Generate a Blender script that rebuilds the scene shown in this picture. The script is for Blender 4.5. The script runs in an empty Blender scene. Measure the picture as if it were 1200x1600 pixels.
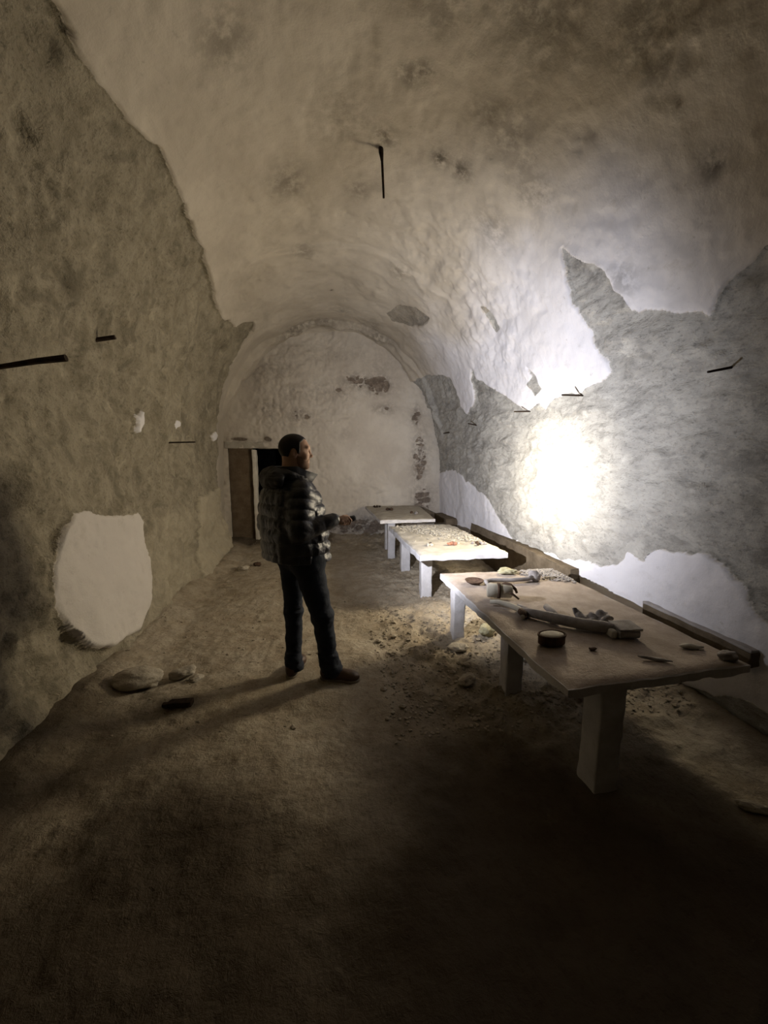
import bpy, bmesh, math, random
import numpy as np
from mathutils import Vector, Matrix
C = bpy.context.scene.collection if hasattr(bpy.context, 'scene') else None

# ------------------------------------------------------------------ vault cross-section
MAIN = [(-1.74,0),(-1.84,.8),(-1.87,1.6),(-1.78,2.4),(-1.58,3.1),(-1.22,3.72),(-.66,4.10),(.2,4.25),(1.06,4.08),(1.78,3.6),(2.26,2.8),(2.44,2.0),(2.46,1.0),(2.46,0)]
FAR  = [(-2.10,0),(-2.12,.8),(-2.10,1.6),(-1.96,2.5),(-1.62,3.22),(-1.16,3.72),(-.62,4.04),(.12,4.17),(.96,4.02),(1.64,3.52),(2.08,2.76),(2.24,2.0),(2.30,1.0),(2.32,0)]
def dense(nodes, n=1200):
    P = np.array(nodes, float); P = np.vstack([2*P[0]-P[1], P, 2*P[-1]-P[-2]])
    out = []
    for i in range(1, len(P)-2):
        p0,p1,p2,p3 = P[i-1:i+3]; t = np.linspace(0,1,100,endpoint=False)[:,None]
        out.append(.5*((2*p1)+(-p0+p2)*t+(2*p0-5*p1+4*p2-p3)*t**2+(-p0+3*p1-3*p2+p3)*t**3))
    out.append(P[-2][None]); Q = np.vstack(out)
    L = np.r_[0, np.cumsum(np.hypot(*np.diff(Q,axis=0).T))]
    v = np.linspace(0,1,n)
    return np.c_[np.interp(v*L[-1],L,Q[:,0]), np.interp(v*L[-1],L,Q[:,1])], L[-1]
_M, LEN = dense(MAIN); _Fp, _ = dense(FAR)
PIER_Y, PIER_W, RIB_Y, END_Y, NEAR_Y = 6.9, .12, 7.50, 7.85, -3.2
def sstep(a, b, x):
    t = np.clip((x-a)/(b-a),0,1); return t*t*(3-2*t)
def profile(Y, s):
    """Smooth inner surface of the vault at depth Y and arc position s (metres round from the left foot): X, Z."""
    Y, s = np.broadcast_arrays(np.asarray(Y,float), np.asarray(s,float))
    v = np.clip(s/LEN,0,1)*(len(_M)-1); i = np.clip(v.astype(int),0,len(_M)-2); f = (v-i)[...,None]
    a = _M[i]*(1-f)+_M[i+1]*f; b = _Fp[i]*(1-f)+_Fp[i+1]*f
    # left pier end is abrupt, the rest of the vault narrows gradually
    left = 1-sstep(.30*LEN,.42*LEN,s)
    w = left*sstep(PIER_Y-PIER_W/2,PIER_Y+PIER_W/2,Y) + (1-left)*sstep(3.5,7.4,Y)
    r = a*(1-w[...,None])+b*w[...,None]
    return r[...,0], r[...,1]

# ------------------------------------------------------------------ noise
def _hash(ix,iy,iz,seed):
    h = (ix.astype(np.uint32)*np.uint32(374761393) + iy.astype(np.uint32)*np.uint32(668265263) + iz.astype(np.uint32)*np.uint32(2147483647) + np.uint32(seed*974711))
    h = (h^(h>>np.uint32(13)))*np.uint32(1274126177); h = (h^(h>>np.uint32(16)))*np.uint32(2246822519); h ^= h>>np.uint32(15)
    return (h & np.uint32(0xffffff)).astype(np.float32)/np.float32(0x7fffff)-1
def vnoise(x,y,z,seed=0):
    x,y,z = np.broadcast_arrays(np.asarray(x,np.float32),np.asarray(y,np.float32),np.asarray(z,np.float32))
    fx,fy,fz = np.floor(x),np.floor(y),np.floor(z)
    ix,iy,iz = (q.astype(np.int64)&0xffffffff for q in (fx,fy,fz))
    u,v,w = x-fx,y-fy,z-fz
    u,v,w = (q*q*q*(q*(q*6-15)+10) for q in (u,v,w))
    def h(a,b,c): return _hash((ix+a)&0xffffffff,(iy+b)&0xffffffff,(iz+c)&0xffffffff,seed)
    r = 0
    for a in (0,1):
        for b in (0,1):
            for c in (0,1):
                r = r + h(a,b,c)*(u if a else 1-u)*(v if b else 1-v)*(w if c else 1-w)
    return r
def fbm(x,y,z,oct=4,seed=0,gain=.5):
    r = 0; a = 1
    for k in range(oct):
        f = 2.03**k; r = r + a*vnoise(x*f+k*7.3,y*f-k*3.1,z*f+k*1.7,seed+k); a *= gain
    return r
def poly_sd(px,py,poly):
    """Signed distance to a polygon, positive inside."""
    P = np.array(poly,float); Q = np.roll(P,-1,0)
    d = np.full(px.shape,1e9); ins = np.zeros(px.shape,bool)
    for (ax,ay),(bx,by) in zip(P,Q):
        ex,ey = bx-ax,by-ay; wx,wy = px-ax,py-ay
        t = np.clip((wx*ex+wy*ey)/(ex*ex+ey*ey+1e-12),0,1)
        d = np.minimum(d,(wx-ex*t)**2+(wy-ey*t)**2)
        c = (ay>py)!=(by>py)
        if abs(by-ay)>1e-9: ins ^= c & (px < (bx-ax)*(py-ay)/(by-ay)+ax)
    return np.where(ins,1,-1)*np.sqrt(d)

# ================================================================== helpers
rng = random.Random(7); nrng = np.random.default_rng(11)
COL = bpy.context.scene.collection
def mesh_np(name, V, F, mat=None, parent=None, smooth=True, attrs=None, world=True):
    """One mesh object from vertex array and face array/list; V is in world space and is stored relative to the parent chain."""
    V = np.asarray(V, np.float64)
    me = bpy.data.meshes.new(name)
    o = bpy.data.objects.new(name, me); COL.objects.link(o)
    if parent is not None:
        o.parent = parent
        if world: V = V - np.array(origin_of(parent))
    if isinstance(F, np.ndarray):
        k = F.shape[1]
        me.vertices.add(len(V)); me.vertices.foreach_set('co', V.astype(np.float32).ravel())
        me.loops.add(F.size); me.loops.foreach_set('vertex_index', F.astype(np.int32).ravel())
        me.polygons.add(len(F)); me.polygons.foreach_set('loop_start', np.arange(0,F.size,k,dtype=np.int32))
        me.polygons.foreach_set('loop_total', np.full(len(F),k,np.int32))
    else:
        me.from_pydata([tuple(v) for v in V], [], F)
    me.update(calc_edges=True); me.validate()
    me.polygons.foreach_set('use_smooth', np.full(len(me.polygons), smooth, bool))
    for k, a in (attrs or {}).items():
        at = me.attributes.new(k,'FLOAT','POINT'); at.data.foreach_set('value', np.asarray(a,np.float32).ravel())
    if mat is not None: me.materials.append(mat)
    return o
def origin_of(o):
    p = Vector(o.location)
    while o.parent: o = o.parent; p = p + Vector(o.location)
    return p
def empty(name, loc):
    o = bpy.data.objects.new(name, None); COL.objects.link(o); o.location = loc; o.empty_display_size = .1
    return o
def tag(o, label, cat, group=None, kind=None):
    o['label'] = label; o['category'] = cat
    if group: o['group'] = group
    if kind: o['kind'] = kind
    return o
def bm_obj(name, bm, mat, parent=None, smooth=False, world=True):
    bmesh.ops.recalc_face_normals(bm, faces=bm.faces)
    V = np.array([v.co[:] for v in bm.verts]); bm.verts.index_update()
    F = [[v.index for v in f.verts] for f in bm.faces]; bm.free()
    return mesh_np(name, V, F, mat, parent, smooth, world=world)
def box_bm(lo, hi, bevel=.008, cuts=0, rough=0, seed=0, seg=2):
    bm = bmesh.new(); bmesh.ops.create_cube(bm, size=1)
    lo, hi = Vector(lo), Vector(hi)
    for v in bm.verts: v.co = Vector([lo[i]+(v.co[i]+.5)*(hi[i]-lo[i]) for i in range(3)])
    if bevel: bmesh.ops.bevel(bm, geom=bm.edges[:], offset=bevel, segments=seg, affect='EDGES', profile=.6)
    if cuts:
        size = max(hi[i]-lo[i] for i in range(3))
        for _ in range(8):
            es = [e for e in bm.edges if e.calc_length() > cuts]
            if not es: break
            bmesh.ops.subdivide_edges(bm, edges=es, cuts=1, use_grid_fill=True)
        bmesh.ops.triangulate(bm, faces=[f for f in bm.faces if len(f.verts)>4])
    if rough:
        bm.normal_update(); P = np.array([v.co[:] for v in bm.verts])
        n = fbm(P[:,0]*9,P[:,1]*9,P[:,2]*9,4,seed)*rough
        for v, d in zip(bm.verts, n): v.co += v.normal*float(d)
    return bm
def tube(path, rad, sides=10, closed_ends=True):
    """verts, faces of a tube along points with a radius at each."""
    P = [Vector(p) for p in path]; V = []; F = []
    up = None
    for i, p in enumerate(P):
        t = (P[min(i+1,len(P)-1)]-P[max(i-1,0)]).normalized()
        if up is None: up = t.orthogonal().normalized()
        up = (up - t*up.dot(t)).normalized(); b = t.cross(up)
        r = rad[i] if hasattr(rad,'__len__') else rad
        for k in range(sides):
            a = 2*math.pi*k/sides; V.append(p+(up*math.cos(a)+b*math.sin(a))*r)
    for i in range(len(P)-1):
        for k in range(sides):
            a, b2 = i*sides+k, i*sides+(k+1)%sides; F.append([a,b2,b2+sides,a+sides])
    if closed_ends: F.append(list(range(sides))[::-1]); F.append([(len(P)-1)*sides+k for k in range(sides)])
    return [tuple(v) for v in V], F
def lathe(prof, origin, axis=(0,0,1), sides=32):
    """closed surface of revolution: prof = [(radius, height)]"""
    ax = Vector(axis).normalized(); u = ax.orthogonal().normalized(); w = ax.cross(u); o = Vector(origin); V=[]; F=[]
    for r,h in prof:
        for k in range(sides):
            a = 2*math.pi*k/sides; V.append(tuple(o+ax*h+(u*math.cos(a)+w*math.sin(a))*r))
    n = len(prof)
    for i in range(n-1):
        for k in range(sides):
            a,b = i*sides+k, i*sides+(k+1)%sides; F.append([a,b,b+sides,a+sides])
    F.append(list(range(sides))[::-1]); F.append([(n-1)*sides+k for k in range(sides)])
    return V,F

# ================================================================== materials
class NT:
    def __init__(s, name):
        s.m = bpy.data.materials.new(name); s.m.use_nodes = True; s.t = s.m.node_tree; s.t.nodes.clear()
        s.out = s.n('ShaderNodeOutputMaterial'); s.b = s.n('ShaderNodeBsdfPrincipled'); s.l(s.b.outputs[0], s.out.inputs[0])
        s.co = s.n('ShaderNodeTexCoord').outputs['Object']
    def n(s, typ, **kw):
        nd = s.t.nodes.new(typ)
        for k,v in kw.items(): setattr(nd,k,v)
        return nd
    def l(s, a, b): s.t.links.new(a,b)
    def inp(s, nd, i, v):
        if isinstance(v,(int,float,tuple)):
            nd.inputs[i].default_value = v if not (isinstance(v,tuple) and len(v)==3 and nd.inputs[i].type=='RGBA') else (*v,1)
        else: s.l(v, nd.inputs[i])
    def noise(s, scale, detail=6, rough=.55, stretch=None, dist=0):
        nd = s.n('ShaderNodeTexNoise'); nd.inputs['Scale'].default_value=scale; nd.inputs['Detail'].default_value=detail
        nd.inputs['Roughness'].default_value=rough; nd.inputs['Distortion'].default_value=dist
        if stretch:
            mp = s.n('ShaderNodeMapping'); mp.inputs['Scale'].default_value=stretch; s.l(s.co,mp.inputs[0]); s.l(mp.outputs[0],nd.inputs['Vector'])
        else: s.l(s.co, nd.inputs['Vector'])
        return nd.outputs['Fac']
    def voro(s, scale, feature='F1', stretch=None):
        nd = s.n('ShaderNodeTexVoronoi', feature=feature); nd.inputs['Scale'].default_value=scale
        if stretch:
            mp = s.n('ShaderNodeMapping'); mp.inputs['Scale'].default_value=stretch; s.l(s.co,mp.inputs[0]); s.l(mp.outputs[0],nd.inputs['Vector'])
        else: s.l(s.co, nd.inputs['Vector'])
        return nd.outputs['Distance']
    def ramp(s, v, a, b, lo=0., hi=1.):
        nd = s.n('ShaderNodeMapRange', interpolation_type='SMOOTHSTEP'); s.inp(nd,0,v)
        for i,x in enumerate((a,b,lo,hi)): nd.inputs[i+1].default_value=x
        return nd.outputs[0]
    def mix(s, f, a, b, mode='MIX'):
        nd = s.n('ShaderNodeMix', data_type='RGBA', blend_type=mode); s.inp(nd,0,f); s.inp(nd,6,a); s.inp(nd,7,b); return nd.outputs[2]
    def math(s, op, a, b=0.):
        nd = s.n('ShaderNodeMath', operation=op); s.inp(nd,0,a); s.inp(nd,1,b); return nd.outputs[0]
    def attr(s, name):
        return s.n('ShaderNodeAttribute', attribute_name=name).outputs['Fac']
    def bump(s, h, strength, dist, normal=None):
        nd = s.n('ShaderNodeBump'); nd.inputs['Strength'].default_value=strength; nd.inputs['Distance'].default_value=dist
        s.l(h, nd.inputs['Height'])
        if normal is not None: s.l(normal, nd.inputs['Normal'])
        return nd.outputs[0]
    def done(s, col, rough=.9, normal=None, spec=.2, metal=0.):
        s.inp(s.b,'Base Color',col); s.inp(s.b,'Roughness',rough); s.b.inputs['Specular IOR Level'].default_value=spec; s.b.inputs['Metallic'].default_value=metal
        if normal is not None: s.l(normal, s.b.inputs['Normal'])
        return s.m

def wall_material(name, stone_a, stone_b, plaster_a, plaster_b, wash, stain_col, stretch=None):
    t = NT(name)
    sd = t.attr('sd'); tone = t.attr('tone'); stain = t.attr('stain')
    edge = t.math('ADD', sd, t.math('MULTIPLY', t.math('SUBTRACT', t.noise(45,2), .5), .018))
    mask = t.ramp(edge, -.003, .003)
    n1 = t.noise(1.3,6,.6); n2 = t.noise(7,5,.65,stretch); n3 = t.noise(38,3,.7,stretch)
    stone = t.mix(t.ramp(n2,.3,.7), stone_a, stone_b)
    stone = t.mix(t.ramp(n3,.50,.72,0,.6), stone, tuple(c*.42 for c in stone_a))
    stone = t.mix(t.ramp(t.noise(3.2,6,.72,stretch,.6),.50,.64,0,.55), stone, tuple(c*.5 for c in stone_a))
    stone = t.mix(t.ramp(t.noise(4.6,6,.7,stretch,.8),.56,.70,0,.5), stone, tuple(min(1,c*1.35) for c in stone_b))
    stone = t.mix(t.ramp(n1,.4,.75,0,.35), stone, tuple(min(1,c*1.35) for c in stone_b))
    stone = t.mix(t.math('MULTIPLY',tone,.75), stone, tuple(min(1,c*1.45) for c in stone_b))
    pl = t.mix(t.ramp(n1,.35,.68), plaster_a, plaster_b)
    pl = t.mix(tone, pl, wash)
    pl = t.mix(t.ramp(n2,.55,.8,0,.35), pl, tuple(c*.72 for c in plaster_a))
    pl = t.mix(t.ramp(t.noise(16,6,.75),.60,.72,0,.4), pl, tuple(c*.6 for c in plaster_a))
    col = t.mix(mask, stone, pl)
    sn = t.math('MULTIPLY', stain, t.ramp(t.noise(11,5,.7),.34,.6))
    col = t.mix(sn, col, stain_col)
    # relief finer than the mesh
    hs = t.math('ADD', t.math('MULTIPLY',n2,.6), t.math('MULTIPLY',n3,.35))
    hs = t.math('ADD', hs, t.math('MULTIPLY', t.noise(95,2,.7), .12))
    hp = t.math('ADD', t.math('MULTIPLY',t.noise(9,4,.6),.22), t.math('MULTIPLY',t.noise(60,2,.6),.05))
    hp = t.math('ADD', hp, .55)
    mx = t.n('ShaderNodeMix', data_type='FLOAT'); t.l(mask,mx.inputs[0]); t.l(hs,mx.inputs[2]); t.l(hp,mx.inputs[3])
    return t.done(col, .93, t.bump(mx.outputs[0], .9, .035), .15)

MAT_VAULT = wall_material('limewashed_vault_plaster', (.27,.235,.185),(.37,.33,.27),(.455,.40,.325),(.55,.49,.405),(.70,.68,.695),(.13,.11,.085))
MAT_LEFT  = wall_material('rough_stone_left', (.22,.19,.135),(.33,.29,.215),(.455,.40,.325),(.55,.49,.405),(.70,.68,.695),(.10,.085,.06))
MAT_RIGHT = wall_material('coursed_stone_right', (.31,.295,.265),(.42,.40,.36),(.455,.40,.325),(.55,.49,.405),(.70,.68,.695),(.12,.11,.10),(1,.62,1.25))
MAT_BACK  = wall_material('end_wall_plaster', (.25,.20,.155),(.34,.28,.22),(.53,.47,.395),(.64,.58,.495),(.60,.55,.48),(.13,.10,.08))

def floor_material():
    t = NT('trodden_dirt')
    n1=t.noise(.9,4,.6); n2=t.noise(6,6,.65); n3=t.noise(42,4,.7); v=t.voro(30)
    floor_shade=t.attr('floor_shade')
    c=t.mix(t.ramp(n2,.3,.72),(.29,.235,.165),(.42,.36,.27)); c=t.mix(t.ramp(n1,.45,.7,0,.5),c,(.47,.42,.34))
    c=t.mix(t.ramp(n3,.5,.75,0,.6),c,(.15,.115,.08))
    c=t.mix(floor_shade,c,(.05,.036,.022))  # shade mixed into the dirt colour, near black where the mask is full
    h=t.math('ADD',t.math('MULTIPLY',n2,.8),t.math('MULTIPLY',t.noise(26,5,.75,None,.5),.35)); h=t.math('SUBTRACT',h,t.math('MULTIPLY',t.math('MULTIPLY',v,t.ramp(n1,.4,.6)),.10))
    return t.done(c,.95,t.bump(h,.9,.03),.1)
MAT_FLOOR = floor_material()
def rock_material(name,a,b,dark=.5,bump=.02,sc=1.):
    t=NT(name); n1=t.noise(8*sc,7,.65); n2=t.noise(55*sc,6,.7)
    c=t.mix(t.ramp(n1,.3,.7),a,b); c=t.mix(t.ramp(n2,.55,.78,0,dark),c,tuple(x*.4 for x in a))
    return t.done(c,.92,t.bump(t.math('ADD',n1,t.math('MULTIPLY',n2,.5)),.7,bump),.15)
MAT_STONE = rock_material('loose_limestone',(.36,.31,.24),(.48,.43,.35))
MAT_GRAVEL= rock_material('grit',(.29,.245,.175),(.42,.36,.28))
MAT_CONCRETE = rock_material('dusty_concrete',(.50,.48,.475),(.64,.62,.62),.35,.008)
MAT_WHITECON = rock_material('limewashed_concrete',(.50,.49,.50),(.62,.61,.63),.25,.006)
MAT_DIRT_TOP = rock_material('dirt_covered_slab',(.30,.245,.20),(.42,.35,.29),.45,.012)
MAT_PALE_TOP = rock_material('dusty_slab',(.41,.375,.315),(.56,.52,.45),.3,.010)
MAT_OLD_TOP = rock_material('grey_slab',(.34,.30,.24),(.47,.43,.36),.3,.008)
MAT_TIMBER = rock_material('brown_ledge',(.10,.075,.048),(.16,.125,.085),.5,.01)
MAT_TIMBERTOP = rock_material('dusty_ledge',(.32,.29,.27),(.42,.39,.37),.35,.008)
MAT_IRON = rock_material('rusted_iron',(.018,.013,.010),(.05,.032,.022),.5,.004,3)
MAT_RUST = rock_material('rust_brown',(.05,.03,.02),(.12,.075,.05),.5,.006,3)
MAT_GREYFIND = rock_material('dusty_grey_find',(.24,.215,.20),(.35,.32,.30),.5,.008,2)
MAT_PALEFIND = rock_material('pale_dusty_find',(.42,.38,.31),(.52,.48,.40),.4,.006,2)
MAT_REDFIND = rock_material('reddish_find',(.30,.13,.08),(.42,.22,.15),.4,.006,3)
MAT_YELLOW = rock_material('yellowish_clod',(.34,.31,.18),(.44,.41,.28),.35,.012,2)
MAT_DOOR = rock_material('brown_boards',(.12,.085,.052),(.18,.135,.09),.4,.006)
MAT_JAMB = rock_material('whitewashed_jamb',(.62,.57,.48),(.74,.69,.60),.2,.006)
MAT_DARKPASS = rock_material('unlit_passage',(.02,.018,.015),(.04,.034,.028),.5,.01)  # near-black colour stands in for the dark of the passage
def plain(name,c,rough=.6,spec=.4,metal=0,bumpscale=None,bumpd=.002):
    t=NT(name); nm=None
    if bumpscale: nm=t.bump(t.noise(bumpscale,6,.6),.6,bumpd)
    n=t.noise(20,4); col=t.mix(t.ramp(n,.3,.7,0,.5),c,tuple(x*.75 for x in c))
    return t.done(col,rough,nm,spec,metal)
MAT_SKIN=plain('skin',(.50,.30,.20),.55,.35,0,140,.001)
MAT_HAIR=plain('dark_hair',(.012,.009,.007),.6,.3,0,220,.002)
MAT_BEARD=plain('stubble',(.26,.155,.10),.7,.2,0,260,.002)
MAT_JACKET=plain('black_nylon',(.013,.0135,.016),.36,.5,0,38,.010)
MAT_LINING=plain('jacket_collar',(.014,.014,.016),.55,.35,0,60,.004)
MAT_HOOD=plain('hood_cloth',(.035,.033,.032),.6,.3,0,40,.006)
MAT_JEANS=plain('navy_denim',(.022,.026,.036),.85,.2,0,55,.006)
MAT_SHOE=plain('brown_leather',(.075,.04,.022),.5,.4,0,60,.003)
MAT_SOLE=plain('shoe_sole',(.24,.20,.15),.8,.2)
MAT_EYE=plain('eye',(.5,.48,.45),.25,.5)
MAT_BLACK=plain('black_metal',(.012,.012,.013),.4,.5)
def glow(name,col,st):
    t=NT(name); t.b.inputs['Emission Color'].default_value=(*col,1); t.b.inputs['Emission Strength'].default_value=st
    return t.done((.8,.8,.8),.2)
MAT_LENS=glow('torch_lens',(1,.97,.92),25)

# ================================================================== the vault shell
Y_EXT=-3.3
POLY_VAULT = [(Y_EXT,3.86),(1.2,3.86),(2.28,3.86),(2.44,3.81),(2.68,3.85),(2.84,3.88),(2.94,3.89),(3.06,3.93),(3.13,3.97),(3.33,3.94),(3.6,3.91),(3.88,3.91),(4.18,3.84),(4.45,3.82),(4.7,3.77),(5.04,3.69),(5.62,3.58),(5.9,3.63),(6.15,3.70),(6.4,3.92),(6.56,4.02),(6.74,3.92),(6.85,3.5),(6.94,2.8),(6.97,0),(6.97,-.6),(8.3,-.6),(8.3,7.5),
  (7.83,7.55),(7.31,7.62),(6.8,7.72),(6.42,7.91),(6.32,8.11),(6.34,8.4),(6.2,8.54),(5.98,8.5),(5.78,8.38),(5.67,8.2),(5.68,8.05),(5.56,7.95),(5.48,8.12),(5.2,8.3),(4.93,8.48),(4.66,8.63),(4.45,8.72),(4.29,8.71),(4.18,8.69),(4.08,8.78),(3.99,8.7),(3.79,8.65),(3.36,8.66),(3.13,8.64),(3.06,8.57),(3.07,8.5),(3.13,8.34),(3.18,8.22),(3.22,8.03),(3.26,7.85),(3.26,7.68),(3.17,7.50),(3.04,7.62),(2.92,7.74),(2.85,7.88),(2.82,8.02),(2.77,8.17),(2.56,8.24),(2.34,8.33),(2.16,8.40),(2.07,8.27),(1.98,8.22),(1.86,8.19),(1.6,8.0),(1.2,7.9),(.4,7.8),(Y_EXT,7.8)]
POLY_LOW = [(8.3,9.58),(7.84,9.58),(7.22,9.51),(6.62,9.53),(6.15,9.69),(5.61,9.86),(5.26,10.07),(4.96,10.28),(4.77,10.40),(4.18,10.40),(3.7,10.33),(3.34,10.30),(3.12,10.26),(2.92,10.18),(2.79,10.09),(2.77,10.04),(2.66,10.06),(2.56,10.08),(2.52,10.01),(2.44,9.96),(2.32,9.95),(2.22,9.92),(2.13,9.88),(2.05,9.93),(1.93,10.0),(1.81,10.1),(1.74,10.18),(1.66,10.35),(1.62,10.55),(1.68,10.72),(1.8,10.75),(1.87,10.77),(1.99,10.80),(2.18,10.87),(2.6,10.9),(4,10.91),(8.3,10.91)]
POLY_OVAL = [(3.01,1.25),(3.13,1.25),(3.26,1.22),(3.42,1.17),(3.66,1.15),(3.87,1.15),(3.93,1.05),(3.9,.9),(3.97,.69),(3.99,.48),(3.93,.37),(3.87,.29),(3.69,.17),(3.57,.1),(3.32,.16),(3.1,.19),(2.97,.22),(2.9,.28),(2.83,.42),(2.71,.58),(2.66,.66),(2.67,.77),(2.72,.93),(2.82,1.08),(2.92,1.19)]
FLECKS = [[(3.92,2.07),(3.99,2.06),(4.09,2.12),(4.08,1.99),(4.02,1.94),(3.99,1.89),(3.93,1.91),(3.96,1.98)],
          [(4.82,2.05),(4.94,2.1),(5.07,2.1),(5.06,2.04),(4.88,1.99)],[(6.37,1.99),(6.54,2.08),(6.69,2.02),(6.63,1.94),(6.48,1.92)]]
POLY_SLAB = [(5.50,1.14),(6.80,1.14),(6.80,.2),(6.02,.0),(5.30,.02),(5.28,.43)]
HOLES = [[(6.6,6.36),(6.13,6.47),(5.79,6.71),(5.71,6.95),(6.0,6.96),(6.46,6.83),(6.75,6.51)],      # bare patch in the crown
         [(4.30,8.22),(4.19,8.37),(4.10,8.51),(4.24,8.58),(4.38,8.42),(4.26,8.37)],
         [(4.71,7.32),(4.64,7.39),(4.54,7.59),(4.57,7.7),(4.69,7.7),(4.70,7.55)]]
STAINS_AND_SHADE = [(2.73,4.63,.22,.5),(2.9,5.81,.10,.7),(2.85,5.9,.09,.8),(3.45,5.71,.12,.8),(3.43,6.2,.09,1.),(3.42,6.4,.10,1.),(3.98,4.9,.20,.6),(4.09,5.56,.14,.5),(2.04,7.12,.14,.6),(2.01,7.67,.07,.9),
          (2.88,6.42,.18,.5),(3.0,6.76,.2,.4),(6.22,5.4,.03,1.2),(2.9,6.6,.25,.5),(3.1,7.0,.2,.45),(3.75,6.9,.25,.4),(3.3,5.4,.3,.3),(5.2,6.3,.18,.5),(5.15,5.0,.15,.5),(2.2,5.2,.3,.4),(2.2,6.4,.35,.6),(2.0,5.8,.3,.6),(1.95,6.9,.3,.6),(1.7,4.6,.35,.5),(2.45,5.9,.2,.5),(2.4,3.75,.05,1.),  # the broad low-Y blots are stains that also paint the near vault dimmer
          (7.3,6.2,.25,.4),(6.9,5.6,.2,.4),(5.0,9.1,.12,.5),(2.75,7.95,.15,.5),(3.0,7.8,.12,.7),(3.1,7.65,.1,.7)]
def shell_fields(Y,S):
    """signed plaster distance, whitewash tone, stain and inward relief over the shell"""
    X,Z = profile(Y,S)
    wy = Y+fbm(Y*6,S*6,0,3,21)*.030; ws = S+fbm(Y*6,S*6,5,3,22)*.030
    sd = poly_sd(wy,ws,POLY_VAULT); low = poly_sd(wy,ws,POLY_LOW); ov = poly_sd(Y+(wy-Y)*.5,S+(ws-S)*.5,POLY_OVAL)
    base = np.maximum.reduce([sd,low,ov]+[poly_sd(Y+(wy-Y)*.3,S+(ws-S)*.3,p) for p in FLECKS])
    slab = poly_sd(wy,ws,POLY_SLAB)
    for h in HOLES: base = np.minimum(base,-poly_sd(Y+(wy-Y)*.5,S+(ws-S)*.5,h))
    tone = np.where(low>-.05,1.,0.); tone = np.maximum(tone, sstep(6.6,8.2,S+fbm(Y*1.5,S*1.5,3,3,5)*.35)*(sd>-.05)*sstep(7.6,6.0,Y)*.95*sstep(1.0,2.6,Y+fbm(Y,S,1,2,9)*.4))
    tone = np.maximum(tone, np.where(ov>-.03,.35,0)); tone = np.maximum(tone, sum((poly_sd(Y,S,p)>-.03) for p in FLECKS)*.9)
    st = np.zeros_like(Y)
    for y0,s0,r,a in STAINS_AND_SHADE: st = np.maximum(st, a*np.exp(-((Y-y0)**2+(S-s0)**2)/(r*r)*1.2))
    st = np.maximum(st, np.exp(-((Y-7.52-fbm(S*2,Y,0,2,37)*.05)/.10)**2)*sstep(3.9,4.8,S)*sstep(7.2,6.4,S)*(.62+.3*fbm(S*3,Y*6,2,3,38)))
    # relief
    sideL = sstep(4.6,3.4,S); sideR = sstep(7.0,8.0,S)
    low_n = fbm(Y*.9,S*.9,2,2,1)*.035
    stone = low_n + fbm(Y*2.6,S*2.6,1,4,2)*(.020+.024*sideL) + fbm(Y*8,S*8,4,4,3)*(.010+.008*sideL) + np.minimum(0,fbm(Y*5,S*5,14,4,41)+.35)*.030*sideL
    stone = stone*(1-.35*sideR) + sideR*(fbm(Y*3.0,S*8.5,7,4,4)*.020+np.abs(fbm(Y*5,S*12,17,3,44))*.022)
    plast = low_n + fbm(Y*2.2,S*2.2,6,3,6)*.014 + fbm(Y*10,S*10,8,4,8)*.0045 + np.minimum(0,fbm(Y*4,S*4,24,4,43)+.55)*.020
    rough_zone = np.exp(-((Y-4.6-.2*(S-6.8))**2)/.5)*sstep(5.4,6.6,S)*sstep(8.8,7.6,S)
    plast = plast + rough_zone*(fbm(Y*5,S*5,3,4,14)*.030)
    m = sstep(-.012,.012,base)
    disp = stone*(1-m) + (plast+.030+.028*sstep(5.0,4.2,S))*m
    disp = disp + sstep(-.02,.02,slab)*.045*(1-m)
    lowleft=poly_sd(wy,ws,[(4.33,1.09),(5.35,1.02),(5.23,.44),(5.23,.05),(3.72,0),(3.25,0),(3.79,.16),(4.0,.41)])
    tone = np.where(base<0, np.maximum(np.where(slab>0,.75,0), .45*sstep(-.1,.15,lowleft)), tone)
    tone = np.where((base<0)&(low>-.05)&(low<0),0,tone)
    # shallow rib line and the deeper arch ring beside the end wall
    wob = fbm(S*1.7,0,0,3,31)*.05
    disp = disp + (.040+.02*fbm(Y*2,S*3,2,2,35))*sstep(5.03,5.08,Y+wob)*sstep(4.0,4.5,S)*sstep(8.0,7.2,S)
    rib = sstep(RIB_Y-.02,RIB_Y+.02,Y+wob*.8)
    disp = disp + rib*(.095+fbm(Y*4,S*2.5,9,3,33)*.045)*sstep(2.2,3.2,S)*sstep(9.2,8.2,S)
    return base, tone, st, disp
ys=[Y_EXT]
while ys[-1] < END_Y+.06:
    y=ys[-1]; h = .05 if y<.2 else (.016 if y<6.5 else .02)
    if abs(y-PIER_Y)<.16: h=.008
    ys.append(y+h)
YS=np.array(ys)
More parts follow.
